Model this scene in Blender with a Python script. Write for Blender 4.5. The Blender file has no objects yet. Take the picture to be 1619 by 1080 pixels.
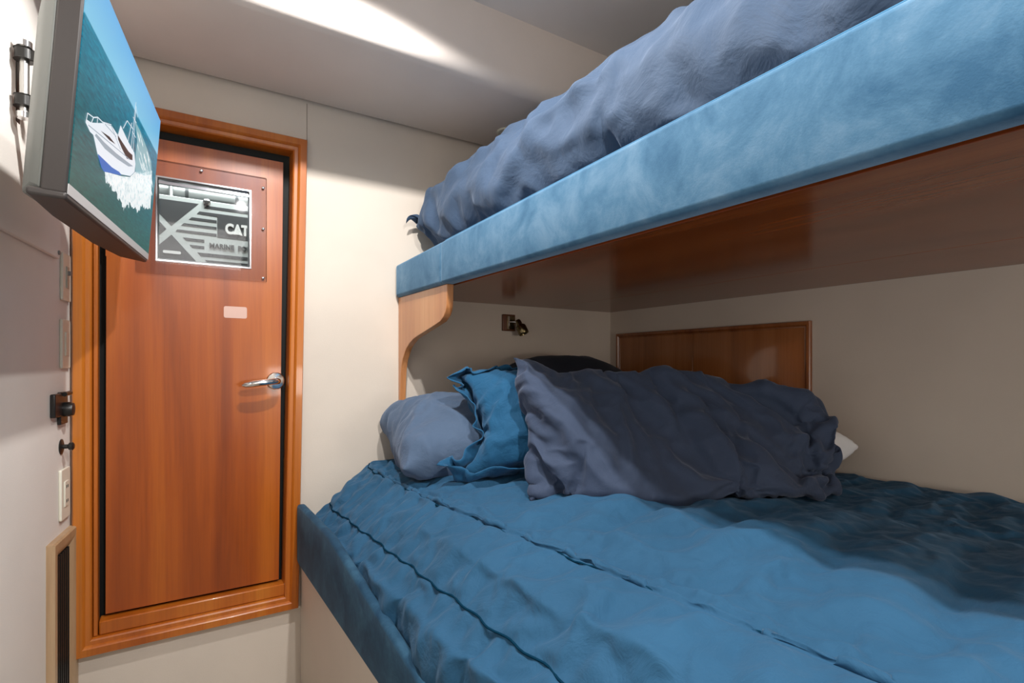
import bpy, math, random, base64, lzma
import numpy as np
from mathutils import Vector, Matrix, noise
random.seed(4)
S = bpy.context.scene
COL = S.collection

# ---------------------------------------------------------------- camera
cd = bpy.data.cameras.new('camera'); cam = bpy.data.objects.new('camera', cd); COL.objects.link(cam)
cd.sensor_width = 36; cd.lens = 848 / 1619 * 36; cd.shift_y = 37 / 1619; cd.clip_start = .02
EYE = 1.13
cam.location = (0, 0, EYE); cam.rotation_euler = (math.pi / 2, 0, -math.radians(32.9))
S.camera = cam
# ---------------------------------------------------------------- world, exposure, lights
S.view_settings.view_transform = 'Standard'; S.view_settings.look = 'None'
S.view_settings.gamma = 1; S.view_settings.use_curve_mapping = False
S.view_settings.exposure = 0.1
w = bpy.data.worlds.new('world'); S.world = w; w.use_nodes = True
w.node_tree.nodes['Background'].inputs[0].default_value = (.9, .93, 1, 1)
w.node_tree.nodes['Background'].inputs[1].default_value = .3
S.cycles.max_bounces = 8; S.cycles.diffuse_bounces = 5; S.cycles.use_denoising = True
S.cycles.sample_clamp_indirect = 6; S.cycles.blur_glossy = .5
def aim(o, p):
    o.rotation_euler = (Vector(p) - o.location).to_track_quat('-Z', 'Y').to_euler()
def spot(name, loc, to, power, size=150, blend=.3, r=.025, col=(1, .93, .84)):
    l = bpy.data.lights.new(name, 'SPOT'); l.energy = power; l.spot_size = math.radians(size); l.spot_blend = blend
    l.shadow_soft_size = r; l.color = col
    o = bpy.data.objects.new(name, l); o.location = loc; COL.objects.link(o); aim(o, to); return o
def area(name, loc, to, power, sx, sy, col=(1, 1, 1)):
    l = bpy.data.lights.new(name, 'AREA'); l.shape = 'RECTANGLE'; l.size = sx; l.size_y = sy; l.energy = power; l.color = col
    o = bpy.data.objects.new(name, l); o.location = loc; COL.objects.link(o); aim(o, to); return o
spot('downlight', (.37, 1.12, 2.275), (.37, 1.12, 0), 64, 150, .25, .018, (1, .98, .955))
spot('downlight_aft', (.46, -.25, 2.275), (.46, -.25, 0), 100, 165, .3, .016, (1, .98, .955))
area('cabin_fill', (.2, -1.2, 2.2), (.5, .6, 1.0), 7.5, .8, .5, (1, .95, .9))  # added overhead fill behind the camera, stands for no known fixture
area('hull_wall_fill', (1.0, -1.25, .98), (1.88, .7, 1.05), 7, .5, .25, (1, .94, .86))  # unseen area fill added to brighten the hull wall between the bunks
area('engine_room_light', (.2, 2.30, 2.2), (.2, 2.5, 1.6), 13, .6, .15, (.93, 1, .97))

# ---------------------------------------------------------------- materials
def mat(name, col=(.5, .5, .5), rough=.5, metal=0, spec=.5, sheen=0, coat=0, emit=None, es=0, srough=.4, stint=(1,1,1)):
    m = bpy.data.materials.new(name); m.use_nodes = True; b = m.node_tree.nodes['Principled BSDF']
    b.inputs['Base Color'].default_value = (*col, 1); b.inputs['Roughness'].default_value = rough
    b.inputs['Metallic'].default_value = metal; b.inputs['Specular IOR Level'].default_value = spec
    b.inputs['Sheen Weight'].default_value = sheen; b.inputs['Sheen Roughness'].default_value = srough
    b.inputs['Sheen Tint'].default_value = (*stint, 1)
    b.inputs['Coat Weight'].default_value = coat; b.inputs['Coat Roughness'].default_value = .06
    if emit: b.inputs['Emission Color'].default_value = (*emit, 1); b.inputs['Emission Strength'].default_value = es
    return m
def nd(m, t, **k):
    n = m.node_tree.nodes.new(t)
    for a, v in k.items():
        if hasattr(n, a): setattr(n, a, v)
        else: n.inputs[a].default_value = v
    return n
def lk(m, a, b): m.node_tree.links.new(a, b)
def mapping(m, scale, src='Object'):
    tc = nd(m, 'ShaderNodeTexCoord'); mp = nd(m, 'ShaderNodeMapping'); mp.inputs['Scale'].default_value = scale
    lk(m, tc.outputs[src], mp.inputs[0]); return mp.outputs[0]
def ramp(m, fac, stops):
    r = nd(m, 'ShaderNodeValToRGB'); lk(m, fac, r.inputs[0]); e = r.color_ramp.elements
    while len(e) < len(stops): e.new(.5)
    for q, (p, c) in zip(e, stops): q.position = p; q.color = (*c, 1)
    return r.outputs[0]
def bump(m, h, strength, dist=.002, prev=None):
    b = nd(m, 'ShaderNodeBump'); b.inputs['Strength'].default_value = strength; b.inputs['Distance'].default_value = dist
    lk(m, h, b.inputs['Height'])
    if prev: lk(m, prev, b.inputs['Normal'])
    return b.outputs[0]
def noisetex(m, vec, scale, detail=3, rough=.5, dist=0):
    n = nd(m, 'ShaderNodeTexNoise'); lk(m, vec, n.inputs['Vector']); n.inputs['Scale'].default_value = scale
    n.inputs['Detail'].default_value = detail; n.inputs['Roughness'].default_value = rough; n.inputs['Distortion'].default_value = dist
    return n.outputs[0]
def P(m): return m.node_tree.nodes['Principled BSDF']
def wallmat(name, c):
    m = mat(name, c, .62, spec=.25); v = mapping(m, (1, 1, 1))
    n = noisetex(m, v, 2.2, 4); lk(m, ramp(m, n, [(.3, tuple(x * .93 for x in c)), (.7, tuple(min(1, x * 1.05) for x in c))]), P(m).inputs['Base Color'])
    f = noisetex(m, v, 420, 2, .6); lk(m, bump(m, f, .25, .0012), P(m).inputs['Normal']); return m
def woodmat(name, dark, mid, light, axis='z', rough=.22, coat=.6, scale=1.0):
    m = mat(name, mid, rough, coat=coat); s = [9, 9, 9]; s['xyz'.index(axis)] = .55
    v = mapping(m, tuple(q * scale for q in s))
    n = noisetex(m, v, .9, 5, .55, .5)
    s2 = [60, 60, 60]; s2['xyz'.index(axis)] = 1.6
    v2 = mapping(m, tuple(q * scale for q in s2)); f = noisetex(m, v2, 2.2, 4, .65, .1)
    c1 = ramp(m, n, [(.30, dark), (.5, mid), (.70, light)])
    mx = nd(m, 'ShaderNodeMix'); mx.data_type = 'RGBA'; mx.blend_type = 'MULTIPLY'; mx.inputs[0].default_value = .55
    lk(m, c1, mx.inputs[6]); lk(m, ramp(m, f, [(.30, (.74, .68, .62)), (.55, (1, 1, 1))]), mx.inputs[7])
    lk(m, mx.outputs[2], P(m).inputs['Base Color']); lk(m, bump(m, f, .05, .001), P(m).inputs['Normal']); return m
def suede(name, dark, mid, light, scale=7, sheen=.7):
    m = mat(name, mid, .8, spec=.15, sheen=sheen, srough=.35, stint=tuple(min(1, x * 1.6 + .15) for x in light)); v = mapping(m, (1, 1.0, 1))
    n = noisetex(m, v, scale, 6, .68, .35)
    lk(m, ramp(m, n, [(.33, dark), (.5, mid), (.66, light)]), P(m).inputs['Base Color'])
    f = noisetex(m, v, 300, 3, .6); lk(m, bump(m, f, .2, .0015), P(m).inputs['Normal']); return m
def cotton(name, c, wr=.35, sheen=.35, scale=1, crumple=12):
    m = mat(name, c, .75, spec=.15, sheen=sheen, srough=.45, stint=tuple(min(1, x * 2 + .2) for x in c)); v = mapping(m, (1, 1, 1))
    n = noisetex(m, v, 3.0, 3); lk(m, ramp(m, n, [(.3, tuple(x * .88 for x in c)), (.7, tuple(x * 1.1 for x in c))]), P(m).inputs['Base Color'])
    f = noisetex(m, v, 260, 3, .6); b1 = bump(m, f, .18, .001)
    g = noisetex(m, v, crumple, 5, .55, .8); b2 = bump(m, g, wr, .012, b1)
    g2 = noisetex(m, v, crumple * 3.0, 3, .5, .5); b3 = bump(m, g2, wr * .5, .004, b2)
    lk(m, b3, P(m).inputs['Normal']); return m
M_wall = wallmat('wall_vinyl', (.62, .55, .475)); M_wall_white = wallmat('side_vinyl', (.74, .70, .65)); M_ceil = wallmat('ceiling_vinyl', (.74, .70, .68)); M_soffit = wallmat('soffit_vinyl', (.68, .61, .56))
M_door = woodmat('cherry_door', (.17, .027, .002), (.31, .062, .0035), (.42, .105, .007), rough=.3, coat=.3); M_frame = woodmat('cherry_frame', (.30, .065, .005), (.42, .11, .009), (.50, .16, .018), rough=.3, coat=.3)
M_bracket = woodmat('bracket_wood', (.40, .15, .05), (.52, .22, .08), (.62, .30, .12), rough=.25, coat=.4)
M_under = woodmat('varnished_panel', (.17, .036, .008), (.27, .062, .014), (.34, .09, .022), 'y', .20, .06); P(M_under).inputs['Specular IOR Level'].default_value = .35; M_cabinet = woodmat('cabinet_wood', (.22, .07, .018), (.32, .11, .03), (.40, .15, .045)); M_cabframe = woodmat('cabinet_frame_wood', (.16, .045, .013), (.26, .08, .022), (.34, .12, .035))
M_paleframe = woodmat('pale_oak', (.28, .17, .09), (.42, .28, .16), (.52, .38, .24), coat=.1, rough=.45); M_lampwood = mat('lamp_wood', (.13, .04, .015), .35, coat=.3)
M_suede = suede('blue_suede', (.032, .10, .185), (.064, .155, .255), (.115, .215, .32)); M_suede_dark = suede('navy_suede', (.010, .035, .07), (.018, .06, .11), (.035, .10, .165), 10, .35); M_suede_mid = cotton('blue_cover', (.04, .14, .25), .1)
M_duvet = cotton('teal_microfibre', (.022, .085, .165), .6, .25, crumple=14); M_quilt = cotton('quilt_cotton', (.042, .068, .115), .7, .4, crumple=9); M_slate = cotton('slate_cotton', (.075, .115, .185), .6, .4, crumple=10); M_dark = cotton('dark_slate_cotton', (.030, .037, .052), .35, .2); M_shade = cotton('shaded_slate_cotton', (.042, .060, .104), .6, .5, .5, crumple=9)  # M_shade: slate cotton with the front pillow's shade put into its colour
M_teal = cotton('bright_teal_microfibre', (.014, .085, .18), .6, .5, crumple=16); M_white_cloth = cotton('white_cloth', (.75, .77, .80), .2)
M_white = mat('white_paint', (.78, .78, .75), .4); M_plate = mat('cream_plastic', (.70, .68, .58), .35); M_plate2 = mat('cream_plastic_track', (.45, .43, .36), .4); M_grey = mat('grey_plastic', (.22, .22, .22), .4)
M_seam = mat('panel_joint', (.22, .18, .15), .7); M_black = mat('black_rubber', (.006, .007, .007), .6, spec=.2); M_blackmetal = mat('black_metal', (.02, .019, .018), .35, metal=.3)
M_chrome = mat('polished_chrome', (.75, .75, .76), .12, 1); M_steel = mat('brushed_steel', (.55, .54, .52), .32, 1); M_brass = mat('aged_brass', (.20, .16, .085), .25, 1)
M_seamblue = mat('seam_thread', (.004, .03, .06), .9, spec=0); M_sticker = mat('worn_sticker', (.55, .36, .30), .6)
M_tvdark = mat('tv_plastic', (.045, .038, .036), .5); M_tvback = mat('tv_back_plastic', (.16, .17, .16), .5); M_tvsilver = mat('tv_silver_trim', (.42, .42, .42), .35)
M_glassbulb = mat('frosted_bulb', (.3, .3, .27), .3); M_led = mat('standby_led', (.5, 0, 0), .4, emit=(1, .02, .02), es=4)
M_engroom = mat('engine_room_paint', (.45, .47, .46), .5); M_engdark = mat('engine_block_paint', (.14, .15, .15), .5); M_englight = mat('engine_cover_paint', (.50, .54, .52), .4); M_engblack = mat('engine_slot_black', (.045, .05, .052), .5); M_engpipe = mat('engine_pipe', (.30, .32, .31), .35, .4)
m = bpy.data.materials.new('clear_acrylic'); m.use_nodes = True; M_acrylic = m; m.node_tree.nodes.remove(P(m)); o_ = m.node_tree.nodes['Material Output']
tr = nd(m, 'ShaderNodeBsdfTransparent'); tr.inputs[0].default_value = (.90, .90, .92, 1); gl = nd(m, 'ShaderNodeBsdfGlossy'); gl.inputs['Roughness'].default_value = .03; fr = nd(m, 'ShaderNodeFresnel'); fr.inputs[0].default_value = 1.3
mxs = nd(m, 'ShaderNodeMixShader'); lk(m, fr.outputs[0], mxs.inputs[0]); lk(m, tr.outputs[0], mxs.inputs[1]); lk(m, gl.outputs[0], mxs.inputs[2]); lk(m, mxs.outputs[0], o_.inputs[0])
M_carpet = mat('carpet', (.42, .38, .33), .95, spec=.05); v_ = mapping(M_carpet, (1, 1, 1)); n_ = noisetex(M_carpet, v_, 160, 3, .7); lk(M_carpet, ramp(M_carpet, n_, [(.35, (.16, .14, .12)), (.6, (.62, .57, .50))]), P(M_carpet).inputs['Base Color']); lk(M_carpet, bump(M_carpet, n_, 1, .01), P(M_carpet).inputs['Normal'])
def glow(name, c, s=1.0): return mat(name, (.01, .01, .01), .3, spec=.2, emit=c, es=s)
TVS = 1.0
M_pfoam = glow('picture_foam', (.80, .84, .84), TVS); M_pwhite = glow('picture_white', (.72, .78, .84), TVS); M_pblue = glow('picture_blue', (.01, .12, .45), TVS); M_pgrey = glow('picture_grey', (.28, .36, .42), TVS); M_pwake = glow('picture_wake', (.22, .42, .47), TVS); M_pdark = glow('picture_dark', (.01, .015, .02), TVS)
m = mat('screen_sea', (.01, .01, .01), .3, spec=.2, emit=(1, 1, 1), es=TVS); M_screen = m
fv = noisetex(M_pfoam, mapping(M_pfoam, (1, 1, 1)), 90, 5, .75); lk(M_pfoam, ramp(M_pfoam, fv, [(.32, (.38, .50, .54)), (.5, (.74, .79, .80)), (.66, (.92, .94, .94))]), P(M_pfoam).inputs['Emission Color'])
uv = nd(m, 'ShaderNodeTexCoord'); sp = nd(m, 'ShaderNodeSeparateXYZ'); lk(m, uv.outputs['UV'], sp.inputs[0])
sea = ramp(m, sp.outputs[1], [(0, (.0, .085, .075)), (.35, (.0, .12, .15)), (.70, (.0, .20, .31)), (.742, (.0, .22, .34)), (.748, (.20, .52, .72)), (1, (.12, .40, .72))])
mp_ = nd(m, 'ShaderNodeMapping'); mp_.inputs['Scale'].default_value = (12, 45, 1); mp_.inputs['Rotation'].default_value = (0, 0, .5); lk(m, uv.outputs['UV'], mp_.inputs[0]); wv = noisetex(m, mp_.outputs[0], 1.6, 5, .7)
lt = nd(m, 'ShaderNodeMath'); lt.operation = 'LESS_THAN'; lk(m, sp.outputs[1], lt.inputs[0]); lt.inputs[1].default_value = .745
mx_ = nd(m, 'ShaderNodeMix'); mx_.data_type = 'RGBA'; mx_.blend_type = 'MULTIPLY'; lk(m, lt.outputs[0], mx_.inputs[0]); lk(m, sea, mx_.inputs[6]); lk(m, ramp(m, wv, [(.3, (.35, .42, .5)), (.55, (1, 1, 1)), (.75, (1.7, 1.6, 1.5))]), mx_.inputs[7]); lk(m, mx_.outputs[2], P(m).inputs['Emission Color'])

# ---------------------------------------------------------------- mesh helper
X3, Y3, Z3 = Vector((1, 0, 0)), Vector((0, 1, 0)), Vector((0, 0, 1))
WL = {}
def tag(o, label=None, cat=None, group=None, kind=None):
    if label: o['label'] = label
    if cat: o['category'] = cat
    if group: o['group'] = group
    if kind: o['kind'] = kind
    return o
def thing(name, loc, label=None, cat=None, group=None, kind=None):
    o = bpy.data.objects.new(name, None); o.empty_display_size = .05; o.location = loc; COL.objects.link(o); WL[o] = Vector(loc)
    return tag(o, label, cat, group, kind)
class MB:
    def __init__(s): s.v = []; s.f = []; s.m = []
    def add(s, v, f, m=0):
        k = len(s.v); s.v += [Vector(p) for p in v]; s.f += [tuple(i + k for i in q) for q in f]; s.m += [m] * len(f); return s
    def box(s, c, d, ax=X3, ay=Y3, az=Z3, m=0):
        c = Vector(c); v = [c + ax * d[0] / 2 * i + ay * d[1] / 2 * j + az * d[2] / 2 * k for i in (-1, 1) for j in (-1, 1) for k in (-1, 1)]
        return s.add(v, [(0, 1, 3, 2), (4, 6, 7, 5), (0, 4, 5, 1), (2, 3, 7, 6), (0, 2, 6, 4), (1, 5, 7, 3)], m)
    def bb(s, a, b, m=0):
        return s.box([(p + q) / 2 for p, q in zip(a, b)], [abs(q - p) for p, q in zip(a, b)], m=m)
    def prism(s, pts, o, ax, ay, n, d, m=0):
        # polygon pts in plane (ax, ay) at o, extruded along n by d
        o = Vector(o); k = len(pts); a = sum(pts[i][0] * pts[(i + 1) % k][1] - pts[(i + 1) % k][0] * pts[i][1] for i in range(k))
        if (a > 0) != (ax.cross(ay).dot(n) * d > 0): pts = pts[::-1]
        v = [o + ax * p + ay * q for p, q in pts]; v += [p + n * d for p in v]
        f = [tuple(range(k))[::-1], tuple(range(k, 2 * k))] + [(i, (i + 1) % k, (i + 1) % k + k, i + k) for i in range(k)]
        return s.add(v, f, m)
    def tube(s, path, r, seg=16, cap=True, m=0, flat=None):
        path = [Vector(p) for p in path]; n = len(path); rr = r if isinstance(r, (list, tuple)) else [r] * n
        v = []; up = None
        for i, p in enumerate(path):
            t = (path[min(i + 1, n - 1)] - path[max(i - 1, 0)]).normalized()
            if up is None: up = Z3 if abs(t.z) < .9 else X3
            a = t.cross(up).normalized(); b = a.cross(t).normalized(); up = b
            fl = flat or (1, 1)
            v += [p + (a * math.cos(q * 2 * math.pi / seg) * fl[0] + b * math.sin(q * 2 * math.pi / seg) * fl[1]) * rr[i] for q in range(seg)]
        f = [(i * seg + q, (i + 1) * seg + q, (i + 1) * seg + (q + 1) % seg, i * seg + (q + 1) % seg) for i in range(n - 1) for q in range(seg)]
        f = [g[::-1] for g in f]
        if cap: f += [tuple(range(seg)), tuple(range((n - 1) * seg, n * seg))[::-1]]
        f = [g[::-1] for g in f] if False else f
        return s.add(v, f, m)
    def frame(s, corners, prof, o, ax, ay, n, m=0):
        # mitred frame: corners (ccw in ax, ay), prof [(inward, out)]
        k = len(corners); C = [Vector(c) for c in corners]; off = []
        for i in range(k):
            a = (C[i] - C[i - 1]).normalized(); b = (C[(i + 1) % k] - C[i]).normalized()
            na = Vector((-a.y, a.x)); nb = Vector((-b.y, b.x)); q = (na + nb); off.append(q / (1 + na.dot(nb)))
        v = []
        for i in range(k):
            for d, h in prof:
                p = C[i] + off[i] * d; v.append(Vector(o) + ax * p.x + ay * p.y + n * h)
        L = len(prof); f = [(i * L + j, ((i + 1) % k) * L + j, ((i + 1) % k) * L + j + 1, i * L + j + 1) for i in range(k) for j in range(L - 1)]
        return s.add(v, f, m)
    def build(s, name, mats, parent=None, loc=None, bevel=0, seg=2, smooth=35, sub=0):
        mats = mats if isinstance(mats, (list, tuple)) else [mats]
        if parent is not None: base = WL[parent]
        elif loc is not None: base = Vector(loc)
        else:
            q = np.array([tuple(p) for p in s.v]); base = Vector(((q[:, 0].min() + q[:, 0].max()) / 2, (q[:, 1].min() + q[:, 1].max()) / 2, q[:, 2].min()))
        me = bpy.data.meshes.new(name); me.from_pydata([tuple(p - base) for p in s.v], [], s.f)
        for m in mats: me.materials.append(m)
        me.polygons.foreach_set('material_index', s.m)
        if smooth:
            me.polygons.foreach_set('use_smooth', [True] * len(me.polygons)); me.update()
            if smooth < 179: me.set_sharp_from_angle(angle=math.radians(smooth))
        me.update()
        o = bpy.data.objects.new(name, me); COL.objects.link(o); WL[o] = base
        if parent is not None: o.parent = parent
        else: o.location = base
        if bevel:
            b = o.modifiers.new('bevel', 'BEVEL'); b.width = bevel; b.segments = seg; b.limit_method = 'ANGLE'; b.angle_limit = math.radians(40); b.harden_normals = False
        if sub: q = o.modifiers.new('sub', 'SUBSURF'); q.levels = q.render_levels = sub
        return o
def rrect(x0, y0, x1, y1, r, seg=6):
    out = []
    for cx, cy, a in ((x1 - r, y1 - r, 0), (x0 + r, y1 - r, 90), (x0 + r, y0 + r, 180), (x1 - r, y0 + r, 270)):
        out += [(cx + r * math.cos(math.radians(a + 90 * i / seg)), cy + r * math.sin(math.radians(a + 90 * i / seg))) for i in range(seg + 1)]
    return out
def lathe(mb, o, axis, prof, seg=32, m=0):
    # prof [(radius, height along axis)]
    axis = Vector(axis).normalized(); a = axis.orthogonal().normalized(); b = axis.cross(a); o = Vector(o); L = len(prof); v = []
    for q in range(seg):
        t = q * 2 * math.pi / seg
        for r, h in prof: v.append(o + axis * h + (a * math.cos(t) + b * math.sin(t)) * r)
    f = [(q * L + j, ((q + 1) % seg) * L + j, ((q + 1) % seg) * L + j + 1, q * L + j + 1) for q in range(seg) for j in range(L - 1)]
    return mb.add(v, f, m)

# ---------------------------------------------------------------- the setting
def struct(name, mb, m, **k):
    o = mb.build(name, m, **k); o['kind'] = 'structure'; return o
RX = 1.884                                  # hull side wall
def lx(Y): return -.4724 + .1217 * Y        # plane of the slanting left wall
LA = math.atan(.1217)
LW = Vector((math.sin(LA), math.cos(LA), 0)); LN = Vector((math.cos(LA), -math.sin(LA), 0))
def lp(Y, z, off=0): return Vector((lx(Y), Y, z)) + LN * off

struct('floor', MB().bb((-1.0, -1.7, -.05), (1.95, 2.04, 0)), M_carpet)
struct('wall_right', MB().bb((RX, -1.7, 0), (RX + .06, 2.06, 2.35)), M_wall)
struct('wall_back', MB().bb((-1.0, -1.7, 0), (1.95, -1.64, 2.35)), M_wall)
mb = MB(); mb.prism([(lx(-1.7), -1.7), (lx(2.02), 2.02), (lx(2.02) - .06, 2.02), (lx(-1.7) - .06, -1.7)], (0, 0, 0), X3, Y3, Z3, 2.35)
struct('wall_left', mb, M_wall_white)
# bulkhead with the door opening
OX0, OX1, OZ0, OZ1 = -.190, .390, .31, 1.90
mb = MB()
mb.bb((-.32, 2.0, 0), (1.95, 2.04, OZ0)); mb.bb((-.32, 2.0, OZ1), (1.95, 2.04, 2.35))
mb.bb((-.32, 2.0, OZ0), (OX0, 2.04, OZ1)); mb.bb((OX1, 2.0, OZ0), (1.95, 2.04, OZ1))
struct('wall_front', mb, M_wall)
struct('trim_1', MB().bb((.4232, 1.9985, 1.90), (.4248, 2.0, 2.06)), M_seam)
struct('trim_2', MB().bb((-.222, 1.9965, .272), (.40, 2.0, .2795)), M_white)
struct('ceiling', MB().bb((-1.0, -1.7, 2.29), (1.95, 2.04, 2.34)), M_ceil)
# dropped soffit over the bulkhead, rounded lower edge
r = .05; arc = [(1.50 + r - r * math.sin(math.radians(a)), 2.056 + r - r * math.cos(math.radians(a))) for a in range(0, 91, 9)]
pts = [(2.0, 2.056 + .035), (1.985, 2.066), (1.965, 2.058)] + arc + [(1.50, 2.29), (2.0, 2.29)]
mb = MB(); mb.prism(pts, (-1.0, 0, 0), Y3, Z3, X3, 2.95); struct('ceiling_soffit', mb, M_soffit)

# door in the bulkhead, hinged on the left
YL = 2.030
door = thing('door_1', (.1, YL, .375), kind='structure')
cas = [(-.225, .28), (.392, .28), (.422, 1.923), (-.225, 1.923)]
prof = [(0, -.0), (0, .020), (.003, .025), (.023, .025), (.027, .021), (.030, .014), (.040, .013), (.044, .010), (.046, -.002), (.046, -.05)]
mb = MB(); mb.frame(cas, prof, (0, 2.0, 0), X3, Z3, -Y3); mb.build('door_frame', M_frame, door, smooth=25)
mb = MB(); mb.bb((-.19, 2.056, .30), (-.035, 2.060, 1.90)); mb.bb((.26, 2.056, .30), (.39, 2.060, 1.90)); mb.bb((-.035, 2.056, .30), (.26, 2.060, 1.455)); mb.bb((-.035, 2.056, 1.735), (.26, 2.060, 1.90))
mb.build('gasket', M_black, door)
MB().bb((-.178, 2.0, .327), (-.167, 2.052, 1.875)).build('stop_strip', M_frame, door, bevel=.002)
MB().bb((-.165, 2.001, .326), (.352, 2.052, .367)).build('sill', M_frame, door, bevel=.004)
wx0, wx1, wz0, wz1 = -.024, .247, 1.460, 1.727
def leafx(z): return .336 + .0145 * (z - .375) / 1.47
mb = MB()
for a, b in (((.376), wz0), (wz1, 1.845)):
    mb.prism([(-.151, a), (leafx(a), a), (leafx(b), b), (-.149, b)], (0, YL, 0), X3, Z3, Y3, .024)
mb.prism([(-.151, wz0), (wx0, wz0), (wx0, wz1), (-.150, wz1)], (0, YL, 0), X3, Z3, Y3, .024)
mb.prism([(wx1, wz0), (leafx(wz0), wz0), (leafx(wz1), wz1), (wx1, wz1)], (0, YL, 0), X3, Z3, Y3, .024)
leaf = mb.build('door_leaf', M_door, door, smooth=0)
mb = MB(); mb.frame([(wx0, wz0), (wx1, wz0), (wx1, wz1), (wx0, wz1)], [(-.001, .001), (-.001, .003), (.004, .003), (.006, .0), (.0085, -.004), (.0085, -.026)], (0, YL, 0), X3, Z3, -Y3)
mb.bb((wx0 + .004, YL + .001, wz1 - .022), (wx1 - .004, YL + .012, wz1 - .013))
mb.build('window_frame', M_chrome, leaf, smooth=25)
mb = MB(); mb.prism(rrect(-.076, 1.416, .296, 1.778, .004, 3), (0, YL - .007, 0), X3, Z3, Y3, .0065); mb.build('window_pane', M_acrylic, leaf, smooth=0, bevel=.0012)
mb = MB()
for p, q in ((.285, 1.742), (.285, 1.60), (.285, 1.43), (.10, 1.765)): lathe(mb, (p, YL - .007, q), -Y3, [(.0045, 0), (.0045, .001), (.003, .002), (0, .0022)], 16)
mb.build('screw', M_chrome, leaf)
mb = MB(); mb.prism(rrect(.165, 1.288, .235, 1.327, .006), (0, YL - .0006, 0), X3, Z3, Y3, .0005); tag(mb.build('sticker', M_sticker, leaf, smooth=0), 'worn whitish sticker patch')
h = MB(); R0 = (.325, YL, 1.074)
lathe(h, R0, -Y3, [(.030, 0), (.030, .004), (.027, .0075), (.020, .0085), (.012, .009), (.0105, .012), (.0105, .045), (0, .048)])
hd = h.build('door_handle', M_chrome, door, smooth=40)
h = MB(); h.tube([(.325, YL - .036, 1.074), (.325, YL - .046, 1.074), (.318, YL - .054, 1.074), (.303, YL - .058, 1.073), (.275, YL - .060, 1.070), (.245, YL - .058, 1.066), (.223, YL - .055, 1.063), (.214, YL - .053, 1.062)],
    [.010, .0105, .0105, .0105, .0105, .0105, .009, .003], 16); h.build('lever', M_chrome, hd, smooth=60)

# engine room seen through the pane in the door
struct('wall_engine_back', MB().bb((-1.0, 3.2, .4), (1.6, 3.25, 2.25)), M_engroom); struct('wall_engine_left', MB().bb((-1.0, 2.07, .4), (-.95, 3.2, 2.25)), M_engroom)
struct('wall_engine_right', MB().bb((1.55, 2.07, .4), (1.6, 3.2, 2.25)), M_engroom); struct('ceiling_engine', MB().bb((-1.0, 2.07, 2.25), (1.6, 3.2, 2.3)), M_engroom); struct('floor_engine', MB().bb((-1.0, 2.07, .35), (1.6, 3.2, .4)), M_engroom)
eng = thing('marine_engine', (.2, 2.7, .4), 'light grey marine engine with a slatted cover, seen through the window in the door', 'engine')
EY = 2.45
mb = MB(); mb.bb((-.45, EY + .015, .40), (.75, 2.95, 1.781)); mb.build('engine_block', M_engdark, eng, bevel=.01)
mb = MB(); mb.prism(rrect(-.45, 1.30, .75, 1.783, .01), (0, EY, 0), X3, Z3, Y3, .014); mb.build('cover_panel', M_englight, eng, bevel=.002)
slots = [[(.129, 1.751), (.137, 1.763), (.70, 1.765), (.70, 1.751)], [(.105, 1.725), (.114, 1.737), (.70, 1.737), (.70, 1.641), (.176, 1.641), (.176, 1.723)],
    [(.078, 1.699), (.088, 1.710), (.174, 1.710), (.174, 1.698)], [(.052, 1.672), (.062, 1.683), (.174, 1.683), (.174, 1.671)],
    [(.034, 1.646), (.040, 1.656), (.174, 1.656), (.174, 1.644)], [(.058, 1.627), (.131, 1.627), (.131, 1.615), (.069, 1.615)],
    [(.080, 1.601), (.131, 1.601), (.131, 1.589), (.091, 1.589)], [(.107, 1.574), (.70, 1.574), (.70, 1.560), (.119, 1.560)],
    [(.133, 1.547), (.70, 1.547), (.70, 1.533), (.144, 1.533)],
    [(-.30, 1.766), (.112, 1.766), (.021, 1.667), (-.075, 1.766 - .005), (-.30, 1.761)], [(-.064, 1.733), (.005, 1.652), (-.045, 1.595), (-.12, 1.66)], [(.021, 1.633), (.108, 1.532), (.14, 1.50), (-.10, 1.50)]]
slots[9] = [(-.065, 1.766), (.112, 1.766), (.021, 1.667), (-.018, 1.708)]
for s in slots:
    mb = MB(); mb.prism(s, (0, EY - .001, 0), X3, Z3, Y3, .004); mb.build('cover_slot', M_engblack, eng, bevel=.0008, smooth=0)
mb = MB(); mb.prism(rrect(-.007, 1.559, .052, 1.570, .005), (0, EY - .003, 0), X3, Z3, Y3, .003); mb.build('pale_bar', M_white, eng, smooth=0)  # rounded white bar low on the cover
mb = MB(); lathe(mb, (.139, EY, 1.775), -Y3, [(.013, 0), (.013, .006), (.009, .008), (.008, .004), (0, .004)]); mb.build('bolt', M_chrome, eng)
mb = MB()
mb.tube([(-.5, 2.62, 1.845), (.8, 2.62, 1.845)], .030); mb.tube([(.16, 2.56, 1.795), (.75, 2.56, 1.80)], .014); mb.tube([(.02, 2.56, 1.79), (.02, 2.60, 1.95), (.05, 2.7, 2.1)], .008)
mb.build('pipe', M_engpipe, eng, smooth=60)
for x in (-.05, .07, .255): mb = MB(); mb.tube([(x, 2.62, 1.845), (x + .012, 2.62, 1.845)], .034); mb.build('hose_clamp', M_engblack, eng)
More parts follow.
